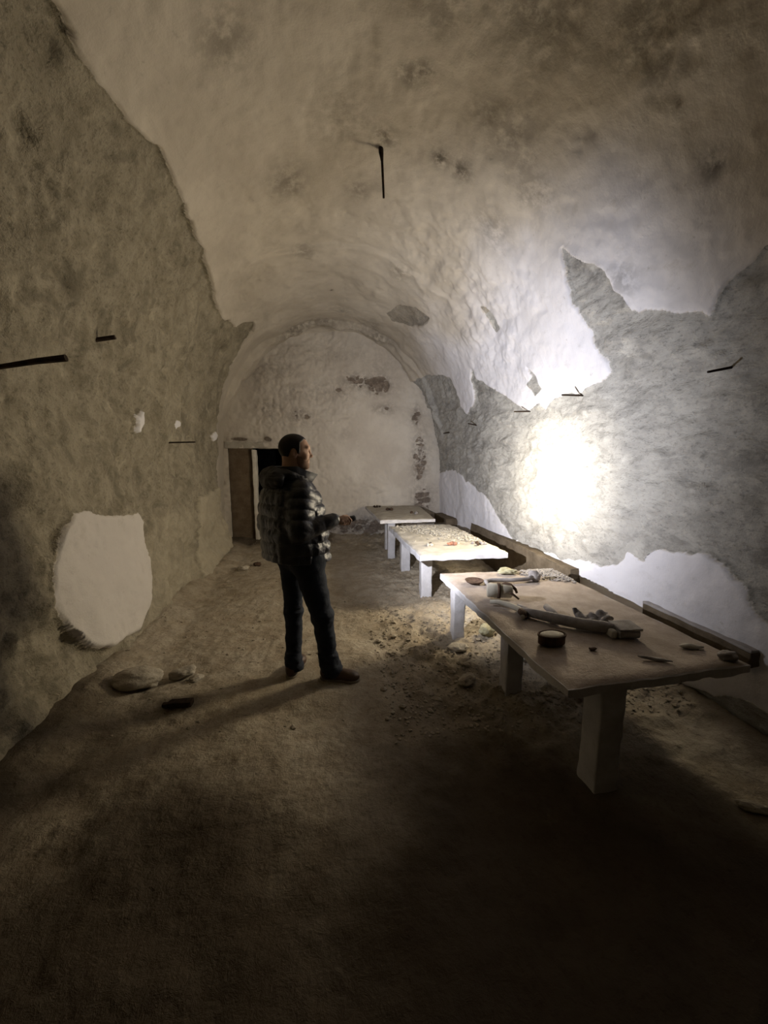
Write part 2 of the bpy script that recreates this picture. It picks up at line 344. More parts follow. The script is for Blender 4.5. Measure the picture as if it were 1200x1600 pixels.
def shell(name, s0, s1, h, mat):
    S1=np.linspace(s0,s1,int((s1-s0)/h)+1)
    Y,S=np.meshgrid(YS,S1,indexing='ij')
    X,Z=profile(Y,S); e=.01
    Xa,Za=profile(Y,np.clip(S-e,0,LEN)); Xb,Zb=profile(Y,np.clip(S+e,0,LEN)); Xc,_=profile(Y-e,S); Xd,_=profile(Y+e,S); _,Zc=profile(Y-e,S); _,Zd=profile(Y+e,S)
    ts=np.stack([Xb-Xa,np.zeros_like(X),Zb-Za],-1); ty=np.stack([Xd-Xc,np.full_like(X,2*e),Zd-Zc],-1)
    n=np.cross(ty,ts); n/=np.linalg.norm(n,axis=-1,keepdims=True)
    test=n[len(YS)//3,len(S1)//2]; p=np.array([X[len(YS)//3,len(S1)//2],0,Z[len(YS)//3,len(S1)//2]])
    if np.dot(test,np.array([.3,0,2])-p)<0: n=-n
    sd,tone,st,disp=shell_fields(Y,S)
    P=np.stack([X,Y,Z],-1)+n*disp[...,None]
    # the feet of the walls run a little below the floor
    a,b=len(YS),len(S1)
    if s0==0: P[:,0,2]-=.25
    if abs(s1-LEN)<1e-6: P[:,-1,2]-=.25
    idx=np.arange(a*b).reshape(a,b)
    F=np.stack([idx[:-1,:-1],idx[:-1,1:],idx[1:,1:],idx[1:,:-1]],-1).reshape(-1,4)
    o=mesh_np(name,P.reshape(-1,3),F,mat,attrs={'sd':np.clip(sd,-.3,.3),'tone':tone,'stain':st})
    o['kind']='structure'; return o
S_L, S_R = 4.10, 7.45
shell('wall_left',0,S_L,.016,MAT_LEFT)
shell('ceiling',S_L,S_R,.016,MAT_VAULT)
shell('wall_right',S_R,LEN,.016,MAT_RIGHT)

# ------------------------------------------------------------------ end wall with a doorway
DX0,DX1,DZ1=-1.93,-.86,1.83
def end_wall():
    xs=np.arange(-2.45,2.75,.016); zs=np.arange(-.3,4.55,.016)
    X,Z=np.meshgrid(xs,zs,indexing='ij')
    st=np.zeros_like(X)
    for x0,z0,rx,rz,a in ((.6,3.13,.35,.16,1.),(.97,3.08,.3,.2,1.1),(.25,2.95,.2,.12,.6),(1.1,2.62,.25,.12,.7),(1.76,2.49,.12,.2,.9),(1.84,1.6,.16,.5,1.1),(1.9,.7,.25,.4,.9),(-1.14,2.57,.25,.2,.6),(-.55,2.45,.3,.2,.7),(-.7,2.9,.3,.25,.4),(.56,.25,.9,.2,1.),(-.3,.2,.7,.16,.8),(1.5,.35,.6,.25,.9),(-1.72,2.0,.18,.04,.9),(-1.2,2.0,.12,.06,.9),(0,3.64,1.3,.2,.3),(-.9,3.3,.4,.3,.45),(1.0,3.4,.4,.3,.3),(-.2,2.9,.7,.3,.35),(-1.2,3.2,.3,.3,.4),(.3,2.1,.2,.1,.3)):
        st=np.maximum(st,a*np.exp(-((X-x0)/rx)**2-((Z-z0)/rz)**2))
    n=fbm(X*3,Z*3,4,4,51); n2=fbm(X*11,Z*11,2,4,52)
    n3=np.abs(fbm(X*5,Z*9,7,5,55)); sd=.17-np.clip(st-.2,0,1)*(.10+.55*n3+.16*n)
    m=sstep(-.012,.012,sd)
    disp=fbm(X*1.2,Z*1.2,0,2,53)*.03+n*.016*(1-.4*m)+n2*.011*(1-.3*m)+np.abs(fbm(X*6,Z*6,12,4,57))*.022*sstep(-.2,.5,fbm(X*1.1,Z*1.1,5,2,58))+m*.024+np.minimum(0,n3-.25)*.05*np.clip(st,0,1)
    yy=END_Y-disp
    keep=lambda x,z: not(0)
    P=np.stack([X,yy,Z],-1); a,b=X.shape; idx=np.arange(a*b).reshape(a,b)
    F=np.stack([idx[:-1,:-1],idx[1:,:-1],idx[1:,1:],idx[:-1,1:]],-1).reshape(-1,4)
    cx=X.ravel()[F].mean(1); cz=Z.ravel()[F].mean(1)
    hole=(cx>DX0)&(cx<DX1)&(cz<DZ1)
    # trim what lies well outside the vault
    px,pz=profile(np.full(400,END_Y),np.linspace(0,LEN,400)); inside=poly_sd(cx,cz,list(zip(px,pz)))>-.30
    o=mesh_np('wall_back',P.reshape(-1,3),F[~hole&inside],MAT_BACK,attrs={'sd':sd,'tone':np.zeros_like(sd),'stain':np.clip(st*1.0,0,1)*.8})
    o['kind']='structure'
end_wall()
def quad_box(name,lo,hi,mat,parent=None,bevel=.01,cuts=0,rough=0,seed=0,kind=None):
    o=bm_obj(name,box_bm(lo,hi,bevel,cuts,rough,seed),mat,parent,smooth=bool(cuts))
    if kind: o['kind']=kind
    return o
# reveal, brown door leaf standing in it, whitewashed jamb, the black passage behind
door=empty('door_1',(-1.4,END_Y,0)); door['kind']='structure'
quad_box('door_leaf',(-1.95,END_Y+.06,-.1),(-1.50,END_Y+.11,1.835),MAT_DOOR,door,.004)
quad_box('jamb',(-1.50,END_Y-.015,-.1),(-1.425,END_Y+.16,1.80),MAT_JAMB,door,.012,.06,.008,3)
quad_box('jamb',(-.86,END_Y-.01,-.1),(-.78,END_Y+.2,1.84),MAT_JAMB,door,.012,.06,.008,4)
quad_box('lintel',(-2.0,END_Y-.035,1.83),(-.80,END_Y+.25,1.96),MAT_OLD_TOP,door,.015,.05,.012,5)
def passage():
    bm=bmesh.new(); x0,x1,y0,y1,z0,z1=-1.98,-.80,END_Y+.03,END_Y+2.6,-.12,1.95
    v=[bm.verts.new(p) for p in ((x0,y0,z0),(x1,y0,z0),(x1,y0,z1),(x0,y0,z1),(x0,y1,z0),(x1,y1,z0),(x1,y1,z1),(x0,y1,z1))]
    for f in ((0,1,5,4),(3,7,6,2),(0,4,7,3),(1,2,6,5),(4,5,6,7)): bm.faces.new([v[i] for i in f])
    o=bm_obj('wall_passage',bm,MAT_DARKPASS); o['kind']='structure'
passage()
# the wall far behind the camera closes the vault
def near_wall():
    xs=np.linspace(-2.3,2.8,120); zs=np.linspace(-.3,4.6,120); X,Z=np.meshgrid(xs,zs,indexing='ij')
    P=np.stack([X,np.full_like(X,Y_EXT+.05)+fbm(X*2,Z*2,0,3,61)*.04,Z],-1); idx=np.arange(X.size).reshape(X.shape)
    F=np.stack([idx[:-1,:-1],idx[:-1,1:],idx[1:,1:],idx[1:,:-1]],-1).reshape(-1,4)
    o=mesh_np('wall_front',P.reshape(-1,3),F,MAT_LEFT,attrs={'sd':np.full(X.size,-.3),'tone':np.zeros(X.size),'stain':np.zeros(X.size)}); o['kind']='structure'
near_wall()

# ------------------------------------------------------------------ floor
def floor_z(X,Y):
    z=fbm(X*.8,Y*.8,3,2,71)*.018+fbm(X*3,Y*3,1,4,72)*.012
    rough=.5+1.1*sstep(.3,1.0,X+fbm(X*2,Y*2,8,2,77)*.2)*sstep(1.6,2.4,Y)+.5*sstep(6.4,7.6,Y)
    z=z+fbm(X*7,Y*7,2,4,73)*.014*rough+np.abs(fbm(X*13,Y*13,6,3,74))*.012*rough
    z=z+.10*sstep(7.1,7.9,Y)*sstep(-.7,.2,X)*(1+.5*fbm(X*4,Y*4,0,3,75))      # spoil along the end wall
    z=z+.08*sstep(.35,0,X-(-1.78)+fbm(Y*1.5,0,0,2,76)*.1)                      # dirt banked up on the left
    z=z+.05*sstep(.3,0,2.46-X)
    # trodden hollow where people stand and under the table legs
    for x0,y0,r,zt in FLAT: 
        w=np.exp(-(((X-x0)**2+(Y-y0)**2)/(r*r))**2); z=z*(1-w)+zt*w
    return z
FLAT=[(-.02,2.70,.30,0.),(-.28,2.82,.25,0.)]
def build_floor():
    xs=np.arange(-2.45,2.75,.017); yv=[Y_EXT]
    while yv[-1]<END_Y+.15: yv.append(yv[-1]+(.05 if yv[-1]<.3 else .017))
    X,Y=np.meshgrid(xs,np.array(yv),indexing='ij'); Z=floor_z(X,Y)
    d=sstep(2.7,1.25,Y+fbm(X*1.3,Y*1.3,0,4,81)*.55-.15*X+.95*np.clip(X-1.0,0,2))*.9  # painted floor shade: foreground, then the left side and the doorway foot
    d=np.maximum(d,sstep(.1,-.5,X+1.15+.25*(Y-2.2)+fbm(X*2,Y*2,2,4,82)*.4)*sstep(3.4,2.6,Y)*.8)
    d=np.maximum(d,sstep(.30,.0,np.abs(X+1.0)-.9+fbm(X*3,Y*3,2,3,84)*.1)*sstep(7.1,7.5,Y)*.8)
    idx=np.arange(X.size).reshape(X.shape)
    F=np.stack([idx[:-1,:-1],idx[1:,:-1],idx[1:,1:],idx[:-1,1:]],-1).reshape(-1,4)
    o=mesh_np('floor',np.stack([X,Y,Z],-1).reshape(-1,3),F,MAT_FLOOR,attrs={'floor_shade':d}); o['kind']='structure'
build_floor()
def fz(x,y): return float(floor_z(np.array([float(x)]),np.array([float(y)]))[0])

# ------------------------------------------------------------------ stones
def rock_bm(rx,ry,rz,seed,sub=3,rough=.22,flat=.0):
    bm=bmesh.new(); bmesh.ops.create_icosphere(bm,subdivisions=sub,radius=1)
    P=np.array([v.co[:] for v in bm.verts]); n=fbm(P[:,0]*1.3,P[:,1]*1.3,P[:,2]*1.3,3,seed)*rough+1
    f=fbm(P[:,0]*3,P[:,1]*3,P[:,2]*3,2,seed+5)*rough*.35
    for v,a,b in zip(bm.verts,n,f):
        c=v.co*float(a+b); c=Vector((c.x*rx,c.y*ry,c.z*rz)); v.co=c
        if flat and v.co.z<-rz*flat: v.co.z=-rz*flat
    return bm
def rock(name,x,y,rx,ry,rz,rot,seed,mat,label,cat='stone',sub=4,z=None,group=None,rough=.22):
    o=bm_obj(name,rock_bm(rx,ry,rz,seed,sub,rough),mat,None,True); zz=(fz(x,y) if z is None else z)
    o.location=(x,y,zz+rz*.72); o.rotation_euler=(0,0,rot); tag(o,label,cat,group); return o
rock('boulder',-1.41,2.81,.165,.105,.072,.12,3,MAT_STONE,'large smooth pale stone on the floor at the foot of the left wall',rough=.16)
rock('stone',-1.13,2.90,.085,.06,.045,.4,8,MAT_STONE,'broken brown stone just right of the large pale stone on the left')
rock('stone',-1.02,2.84,.05,.04,.02,.9,12,MAT_STONE,'small flat stone between the large pale stone and the dark wood piece')
rock('stone',1.06,3.02,.10,.055,.032,.1,15,MAT_STONE,'flat pale stone lying beside the far leg of the nearest table')
rock('stone',1.42,3.22,.08,.06,.05,.5,17,MAT_YELLOW,'yellowish stone on the floor under the nearest table behind its far leg')
rock('stone',1.62,3.02,.07,.06,.045,.2,19,MAT_STONE,'rounded pale stone under the middle of the nearest table')
rock('stone',1.55,2.75,.06,.05,.04,1.1,23,MAT_STONE,'small pale stone under the nearest table right of its middle leg')
rock('stone',.98,2.53,.075,.05,.035,.6,25,MAT_STONE,'crumbly pale stone on the floor left of the nearest table\'s middle leg')
rock('stone',-1.30,5.75,.09,.06,.04,.2,27,MAT_STONE,'pale stone on the floor near the far end of the left wall')
rock('stone',-1.13,5.95,.06,.05,.035,.2,29,MAT_RUST,'dark stone on the floor in front of the far doorway')
rock('stone',1.95,1.35,.07,.028,.02,-.5,31,MAT_STONE,'thin pale stone sliver on the floor right of the nearest table leg')
def wood_piece():
    z=fz(-1.03,2.51)
    bm=box_bm((-.095,-.028,0),(.095,.028,.035),.005,.03,.004,5)
    for v in bm.verts:
        if v.co.x<-.05: v.co.y*=.55; v.co.z*=.6
    o=bm_obj('wood_offcut',bm,MAT_IRON,None,True); o.location=(-1.03,2.51,z+.002); o.rotation_euler=(0,0,-.05)
    tag(o,'short black charred wood piece lying on the floor at left','wood')
wood_piece()
def gravel():
    """uncountable grit and rubble strewn over the dirt"""
    protos=[]
    for k in range(6):
        bm=rock_bm(1,.75,.5,100+k,1,.3); bm.verts.index_update()
        protos.append((np.array([v.co[:] for v in bm.verts]),np.array([[v.index for v in f.verts] for f in bm.faces]))); bm.free()
    Vs=[];Fs=[];n0=0; cnt=0
    while cnt<4200:
        if nrng.random()<.72: x=nrng.uniform(.35,2.35); y=2.0+abs(nrng.normal(0,1.5))
        elif nrng.random()<.4: x=nrng.uniform(-.9,2.1); y=7.75-abs(nrng.normal(0,.25))
        else: x=nrng.uniform(-1.7,2.3); y=nrng.uniform(2.2,7.6)
        if abs(x+.1)<.35 and abs(y-2.76)<.35: continue
        r=float(np.clip(nrng.lognormal(-4.75,.45),.004,.035)); V,F=protos[nrng.integers(6)]
        a=nrng.uniform(0,6.28); c,s=math.cos(a),math.sin(a)
        W=np.c_[(V[:,0]*c-V[:,1]*s)*r+x,(V[:,0]*s+V[:,1]*c)*r+y,V[:,2]*r+fz(x,y)+r*.2]
        Vs.append(W);Fs.append(F+n0);n0+=len(V);cnt+=1
    o=mesh_np('rubble_grit',np.vstack(Vs),np.vstack(Fs),MAT_GRAVEL,None,False)
    tag(o,'loose pale grit and plaster crumbs strewn over the dirt floor','rubble',None,'stuff')
gravel()

# ================================================================== tables
def slab(name,corners,z,th,mat_top,mat_edge,parent,seed,rough=.006,step=.035):
    """slab with a rough weathered top: corners near-left, near-right, far-right, far-left"""
    A,B,Cc,D=[np.array(c,float) for c in corners]
    nu=int(np.linalg.norm(B-A)/step)+1; nv=int(np.linalg.norm(D-A)/step)+1
    u=np.linspace(0,1,nu)[None,:,None]; v=np.linspace(0,1,nv)[:,None,None]
    G=(A*(1-u)+B*u)*(1-v)+(D*(1-u)+Cc*u)*v
    bm=bmesh.new()
    edge=np.minimum(np.minimum(u,1-u)*np.linalg.norm(B-A),np.minimum(v,1-v)*np.linalg.norm(D-A))[...,0]
    h=fbm(G[...,0]*7,G[...,1]*7,1,4,seed)*rough-.010*np.exp(-edge/.012)
    jit=np.where(edge<1e-6,1,0)[...,None]*np.stack([fbm(G[...,0]*9,G[...,1]*9,3,3,seed+1),fbm(G[...,0]*9,G[...,1]*9,5,3,seed+2)],-1)*.007
    G=G+jit
    top=[[bm.verts.new((G[i,j,0],G[i,j,1],z+h[i,j])) for j in range(nu)] for i in range(nv)]
    for i in range(nv-1):
        for j in range(nu-1): bm.faces.new((top[i][j],top[i][j+1],top[i+1][j+1],top[i+1][j]))
    ring=[(0,j) for j in range(nu)]+[(i,nu-1) for i in range(1,nv)]+[(nv-1,j) for j in range(nu-2,-1,-1)]+[(i,0) for i in range(nv-2,0,-1)]
    ctr=G.reshape(-1,2).mean(0); lo=[]; mid=[]
    for i,j in ring:
        c=top[i][j].co; o=Vector((c.x-ctr[0],c.y-ctr[1],0)).normalized()*.006; w=float(vnoise(c.x*14,c.y*14,2,seed+3))*.006
        mid.append(bm.verts.new((c.x+o.x,c.y+o.y,z-th*.25+w*.3))); lo.append(bm.verts.new((c.x+o.x+w*.5,c.y+o.y+w*.5,z-th+w)))
    n=len(ring); nside=[]
    for k in range(n):
        a,b=ring[k],ring[(k+1)%n]
        nside.append(bm.faces.new((top[a[0]][a[1]],mid[k],mid[(k+1)%n],top[b[0]][b[1]])))
        nside.append(bm.faces.new((mid[k],lo[k],lo[(k+1)%n],mid[(k+1)%n])))
    nside.append(bm.faces.new(lo))
    bm.faces.index_update(); side={f.index for f in nside}
    bmesh.ops.recalc_face_normals(bm,faces=bm.faces); bm.verts.index_update()
    V=np.array([v.co[:] for v in bm.verts]); F=[[v.index for v in f.verts] for f in bm.faces]; idx=[1 if f.index in side else 0 for f in bm.faces]; bm.free()
    o=mesh_np(name,V,F,mat_top,parent,True); o.data.materials.append(mat_edge)
    o.data.polygons.foreach_set('material_index',np.array(idx,np.int32)); 
    o.data.polygons.foreach_set('use_smooth',np.array([i==0 for i in idx],bool)); return o
def leg(parent,x0,x1,y0,y1,ztop,mat,seed):
    zb=fz((x0+x1)/2,(y0+y1)/2)-.03
    bm=box_bm((x0,y0,zb),(x1,y1,ztop),.009,.045,.006,seed)
    return bm_obj('leg',bm,mat,parent,True)
def table(corners,z,th,legs,mt,me,ml,label,seed,rough=.006):
    cx=sum(c[0] for c in corners)/4; cy=sum(c[1] for c in corners)/4
    t=empty('concrete_table',(cx,cy,0)); tag(t,label,'table','row of long concrete tables on the right')
    slab('tabletop',corners,z,th,mt,me,t,seed,rough)
    for k,(x,y,w,d) in enumerate(legs): leg(t,x-w/2,x+w/2,y-d/2,y+d/2,z-th+.004,ml,seed+10+k)
    return t
T1=[(1.068,1.515),(2.13,1.575),(2.075,3.31),(.99,3.315)]
table(T1,.6,.055,[(1.335,1.60,.13,.13),(1.24,2.38,.12,.11),(1.135,3.235,.105,.11)],MAT_DIRT_TOP,MAT_CONCRETE,MAT_CONCRETE,'nearest long concrete table with brown dirt, rusty finds and rubble on top',200,.005)
T2=[(.955,3.985),(1.97,3.99),(1.89,5.87),(.89,5.79)]
table(T2,.6,.07,[(1.10,4.30,.13,.12),(1.06,5.35,.13,.12)],MAT_PALE_TOP,MAT_WHITECON,MAT_CONCRETE,'middle brightly lit whitish concrete table with plaster crumbs spread on top',230,.010)
T3=[(.775,5.935),(1.66,5.945),(1.80,7.68),(.70,7.68)]
table(T3,.68,.06,[(.98,6.15,.12,.12),(1.02,6.75,.12,.12)],MAT_OLD_TOP,MAT_CONCRETE,MAT_CONCRETE,'farthest grey concrete table standing against the end wall',260)

# ledges along the right wall
def ledge(y0,y1,x0,x1,z0,z1,label,seed,top):
    o=empty('ledge_board',((x0+x1)/2,(y0+y1)/2,z0))
    tag(o,label,'ledge','brown ledges along the right wall')
    bm_obj('board',box_bm((x0,y0,z0),(x1,y1,z1-.012),.010,.06,.008,seed),MAT_TIMBER,o,True)
    bm_obj('dusty_top',box_bm((x0+.004,y0+.004,z1-.018),(x1,y1-.004,z1),.005,.05,.005,seed+1),top,o,True)
ledge(1.74,2.52,2.355,2.465,.455,.56,'short brown ledge on the white wall beside the nearest table\'s right edge',301,MAT_TIMBERTOP)
ledge(3.38,6.10,2.33,2.47,-.02,.56,'long brown ledge along the right wall behind the middle table',305,MAT_TIMBER)
ledge(6.75,7.55,2.10,2.34,-.02,.53,'low dark ledge in the corner beside the farthest table',309,MAT_TIMBER)

# ================================================================== rods in the walls
def rod(path,rad,label,group='iron pins in the walls',mat=MAT_IRON,sides=8,squash=None):
    p0=Vector(path[0]); V,F=tube([Vector(p)-p0 for p in path],rad,sides)
    o=mesh_np('iron_pin',V,F,mat,None,False); o.location=p0
    tag(o,label,'iron pin',group); return o
ZC=4.20
rod([(.47,3.56,ZC+.06),(.475,3.56,ZC-.03),(.485,3.57,ZC-.09),(.50,3.58,ZC-.36)],[.022,.020,.011,.009],'black iron rod hanging straight down from the crown of the vault')
rod([(-1.90,2.50,2.13),(-1.62,2.50,2.185),(-1.47,2.51,2.21)],[.012,.017,.020],'thick black iron bar sticking out high on the left wall at the picture edge')
rod([(-1.80,3.36,2.53),(-1.62,3.38,2.57)],[.017,.017],'short thick iron stub high on the left wall beyond the long bar')
rod([(-1.90,4.82,1.82),(-1.55,4.82,1.83)],[.009,.008],'thin horizontal iron pin on the left wall below the white plaster flecks')
rod([(2.47,2.07,2.20),(2.22,2.07,2.15)],[.009,.007],'lone iron pin in the grey stone high on the right wall')
rod([(2.46,3.47,2.235),(2.18,3.47,2.235)],[.010,.008],'iron pin under the right tip of the torn white plaster')
rod([(2.44,4.42,2.20),(2.18,4.42,2.19)],[.010,.008],'iron pin under the left tip of the torn white plaster')
rod([(2.38,5.80,2.12),(2.12,5.80,2.17)],[.011,.009],'iron pin farther along the right wall just past the white plaster tongue')
rod([(2.32,7.10,2.13),(2.12,7.10,2.10)],[.014,.010],'dark iron stub in the bare grey strip near the end wall')

# ================================================================== finds lying on the tables
def place(name,bm,mat,loc,rot=(0,0,0),smooth=True):
    o=bm_obj(name,bm,mat,None,smooth); o.location=loc; o.rotation_euler=rot; return o
def part(name,V,F,mat,parent,smooth=True): return mesh_np(name,V,F,mat,parent,smooth,world=False)
MAT_GREYFIND2=rock_material('grey_rubble',(.26,.235,.21),(.38,.35,.32),.5,.008,2)
GRP='rusty finds on the nearest table'
ZT=.606
# shallow dark dish at the far left corner
t=empty('dish',(1.185,2.98,ZT)); tag(t,'shallow dark rusty dish at the far left corner of the nearest table','dish',GRP)
V,F=lathe([(.045,0),(.066,.010),(.078,.026),(.074,.027),(.060,.014),(.02,.008)],(0,0,0)); part('bowl',V,F,MAT_RUST,t)
# canister: pale drum end with a dark strap, lying on its side
t=empty('canister',(1.235,2.62,ZT)); tag(t,'pale dusty canister with a dark strap lying on the nearest table','canister',GRP); t.rotation_euler=(0,0,-.35)
V,F=lathe([(.044,-.085),(.052,-.078),(.053,-.02),(.050,-.01),(.052,0),(.046,.09),(.034,.10),(.02,.101)],(0,0,.056),(1,0,.0)); part('drum',V,F,MAT_PALEFIND,t)
V,F=lathe([(.0535,-.010),(.0575,-.010),(.0575,.012),(.0535,.012)],(0,0,.058),(1,0,.0)); part('strap',V,F,MAT_RUST,t)
V,F=tube([(.02,.03,.09),(.05,.03,.105),(.085,.02,.10),(.12,.0,.075),(.13,-.01,.05)],[.010,.014,.014,.012,.009],8); part('handle',V,F,MAT_RUST,t)
V,F=tube([(.05,-.035,.07),(.10,-.045,.05),(.14,-.05,.02)],[.009,.009,.007],8); part('hook',V,F,MAT_RUST,t)
# long grey bar behind the canister with a clod at its right end
t=empty('bent_bar',(1.285,2.96,ZT)); tag(t,'long dusty grey bar lying behind the canister on the nearest table','bar',GRP)
V,F=tube([(-.03,-.10,.02),(-.02,-.03,.026),(.03,.0,.024),(.2,-.02,.024),(.36,-.02,.026),(.43,.02,.028)],[.012,.018,.019,.018,.018,.02],10); part('shaft',V,F,MAT_GREYFIND,t)
bm=rock_bm(.05,.04,.045,404,3,.3); o=bm_obj('knob',bm,MAT_GREYFIND,t,True,world=False); o.location=(.44,.03,.03)
# curved strip in front of the canister
t=empty('curved_pipe',(1.15,2.44,ZT)); tag(t,'curved brown pipe arching in front of the canister on the nearest table','pipe',GRP)
V,F=tube([(-.03,.07,.017),(.02,.05,.022),(.07,-.02,.025),(.10,-.10,.026),(.095,-.18,.026),(.07,-.22,.021)],[.014,.019,.02,.02,.022,.016],10); part('pipe',V,F,MAT_PALEFIND,t)
V,F=tube([(.098,-.14,.026),(.096,-.18,.027),(.074,-.22,.022)],[.0235,.025,.019],10); part('rusty_end',V,F,MAT_RUST,t)
# long hose with two prongs
t=empty('tool_shaft',(1.345,2.19,ZT)); tag(t,'long grey tool with two short prongs across the middle of the nearest table','tool',GRP)
V,F=tube([(-.10,.13,.024),(-.04,.05,.032),(.06,-.06,.037),(.16,-.15,.037),(.26,-.21,.038),(.33,-.24,.033)],[.022,.030,.034,.034,.036,.030],12); part('shaft',V,F,MAT_GREYFIND,t)
V,F=tube([(-.04,.05,.03),(-.06,.13,.026),(-.07,.20,.022)],[.022,.024,.02],10); part('prong',V,F,MAT_GREYFIND,t)
V,F=tube([(.07,-.05,.03),(.10,.06,.03),(.115,.16,.026)],[.02,.022,.022],10); part('prong',V,F,MAT_GREYFIND,t)
# crumpled leather scrap behind the shaft
def scrap(name,loc,rot,nx,ny,sx,sy,amp,seed,mat,lab,cat):
    bm=bmesh.new(); g=[[None]*ny for _ in range(nx)]; gb=[[None]*ny for _ in range(nx)]
    for i in range(nx):
        for j in range(ny):
            u=i/(nx-1)-.5; v=j/(ny-1)-.5
            z=.028+amp*abs(float(fbm(u*3,v*3,0,3,seed)))+.02*(abs(u*2)**2)
            e=float(vnoise(u*7,v*7,3,seed+1))*.008
            g[i][j]=bm.verts.new((u*sx+e,v*sy+e,z)); gb[i][j]=bm.verts.new((u*sx*.92,v*sy*.92,max(0,z-.028)))
    for i in range(nx-1):
        for j in range(ny-1):
            bm.faces.new((g[i][j],g[i+1][j],g[i+1][j+1],g[i][j+1])); bm.faces.new((gb[i][j],gb[i][j+1],gb[i+1][j+1],gb[i+1][j]))
    r=[(i,0) for i in range(nx)]+[(nx-1,j) for j in range(1,ny)]+[(i,ny-1) for i in range(nx-2,-1,-1)]+[(0,j) for j in range(ny-2,0,-1)]
    for k in range(len(r)):
        a,b=r[k],r[(k+1)%len(r)]; bm.faces.new((g[a[0]][a[1]],gb[a[0]][a[1]],gb[b[0]][b[1]],g[b[0]][b[1]]))
    o=place(name,bm,mat,loc,rot); tag(o,lab,cat,GRP); return o
scrap('leather_scrap',(1.635,2.12,ZT),(0,0,-.25),18,10,.21,.11,.035,421,MAT_GREYFIND,'crumpled grey leather scrap behind the long tool on the nearest table','scrap')
t=empty('pouch',(1.655,1.945,ZT)); tag(t,'flat grey leather pouch with a pale band at the end of the long tool','pouch',GRP); t.rotation_euler=(0,0,-.1)
bm=box_bm((-.01,-.06,0),(.125,.065,.05),.018,.02,.006,431,3); bm_obj('body',bm,MAT_GREYFIND,t,True,world=False)
bm=box_bm((-.005,-.055,.050),(.13,.07,.060),.005,.02,.005,433); o=bm_obj('flap',bm,MAT_GREYFIND,t,True,world=False); o.location=(0,0,.002); o.rotation_euler=(.06,0,0)
bm=box_bm((-.045,-.045,0),(-.012,.04,.045),.014,.02,.003,435,3); bm_obj('pale_band',bm,MAT_PALEFIND,t,True,world=False)
# oval tin
t=empty('oval_tin',(1.225,1.90,ZT)); tag(t,'dark rusty oval tin with a dusty lid at the near left of the nearest table','tin',GRP)
def oval(prof,z0=0):
    V,F=lathe(prof,(0,0,z0)); return [(x*1.0,y*.62,z) for x,y,z in V],F
V,F=oval([(.070,0),(.078,.006),(.078,.045),(.083,.050),(.083,.058),(.076,.060),(.072,.052),(.02,.050)]); part('body',V,F,MAT_RUST,t)
V,F=oval([(.068,.050),(.068,.056),(.055,.061),(.02,.062)]); part('lid',V,F,MAT_PALEFIND,t)
o=place('rust_flake',rock_bm(.022,.016,.010,441,2,.3),MAT_RUST,(1.41,1.80,ZT+.007)); tag(o,'small brown flake right of the oval tin on the nearest table','fragment',GRP)
o=place('splinter',rock_bm(.075,.012,.009,443,2,.3),MAT_GREYFIND,(1.66,1.66,ZT+.006),(0,0,-.5)); tag(o,'thin dark splinter near the front edge of the nearest table','splinter',GRP)
o=place('pale_shard',rock_bm(.055,.022,.014,445,2,.35),MAT_PALE_TOP,(1.96,1.75,ZT+.008),(0,0,-.3)); tag(o,'pale shard near the front right corner of the nearest table','fragment',GRP)
o=place('dark_clod',rock_bm(.055,.035,.026,447,3,.3),MAT_GREYFIND,(2.055,1.62,ZT+.016),(0,0,.3)); tag(o,'dusty clod on the front right corner of the nearest table','clod',GRP)
o=place('yellow_clod',rock_bm(.085,.055,.030,449,4,.45),MAT_YELLOW,(1.58,3.20,ZT+.018)); tag(o,'yellowish clod at the far edge of the nearest table','clod',GRP)
def heap(name,x0,x1,y0,y1,n,rlo,rhi,z,mat,lab,seed,dens=None):
    r=np.random.default_rng(seed); Vs=[];Fs=[];k0=0
    protos=[]
    for k in range(5):
        bm=rock_bm(1,.8,.55,seed+k,1,.35); bm.verts.index_update(); protos.append((np.array([v.co[:] for v in bm.verts]),np.array([[v.index for v in f.verts] for f in bm.faces]))); bm.free()
    c=0
    while c<n:
        u,v=r.random(2); x=x0+(x1-x0)*u; y=y0+(y1-y0)*v
        if dens and r.random()>dens(u,v): continue
        rad=r.uniform(rlo,rhi); V,F=protos[r.integers(5)]; a=r.uniform(0,6.28)
        Vs.append(np.c_[(V[:,0]*math.cos(a)-V[:,1]*math.sin(a))*rad+x,(V[:,0]*math.sin(a)+V[:,1]*math.cos(a))*rad+y,V[:,2]*rad*.7+z+rad*.25]); Fs.append(F+k0); k0+=len(V); c+=1
    o=mesh_np(name,np.vstack(Vs),np.vstack(Fs),mat,None,False); tag(o,lab,'rubble',None,'stuff'); return o
heap('plaster_crumbs',1.60,2.07,2.84,3.285,700,.004,.017,ZT-.004,MAT_GREYFIND2,'heap of grey rubble crumbs on the far right corner of the nearest table',501,lambda u,v:max(0,1-((1-u)**2+(1-v)**2)*1.2))
heap('plaster_crumbs',.95,1.92,4.55,5.75,900,.003,.022,ZT-.001,MAT_PALE_TOP,'pale plaster crumbs spread over the far half of the middle table',521,lambda u,v:max(0.03,1-abs(u-.25-.75*(1-v))*2.2)*(.98 if .03<u<.97 else 0))
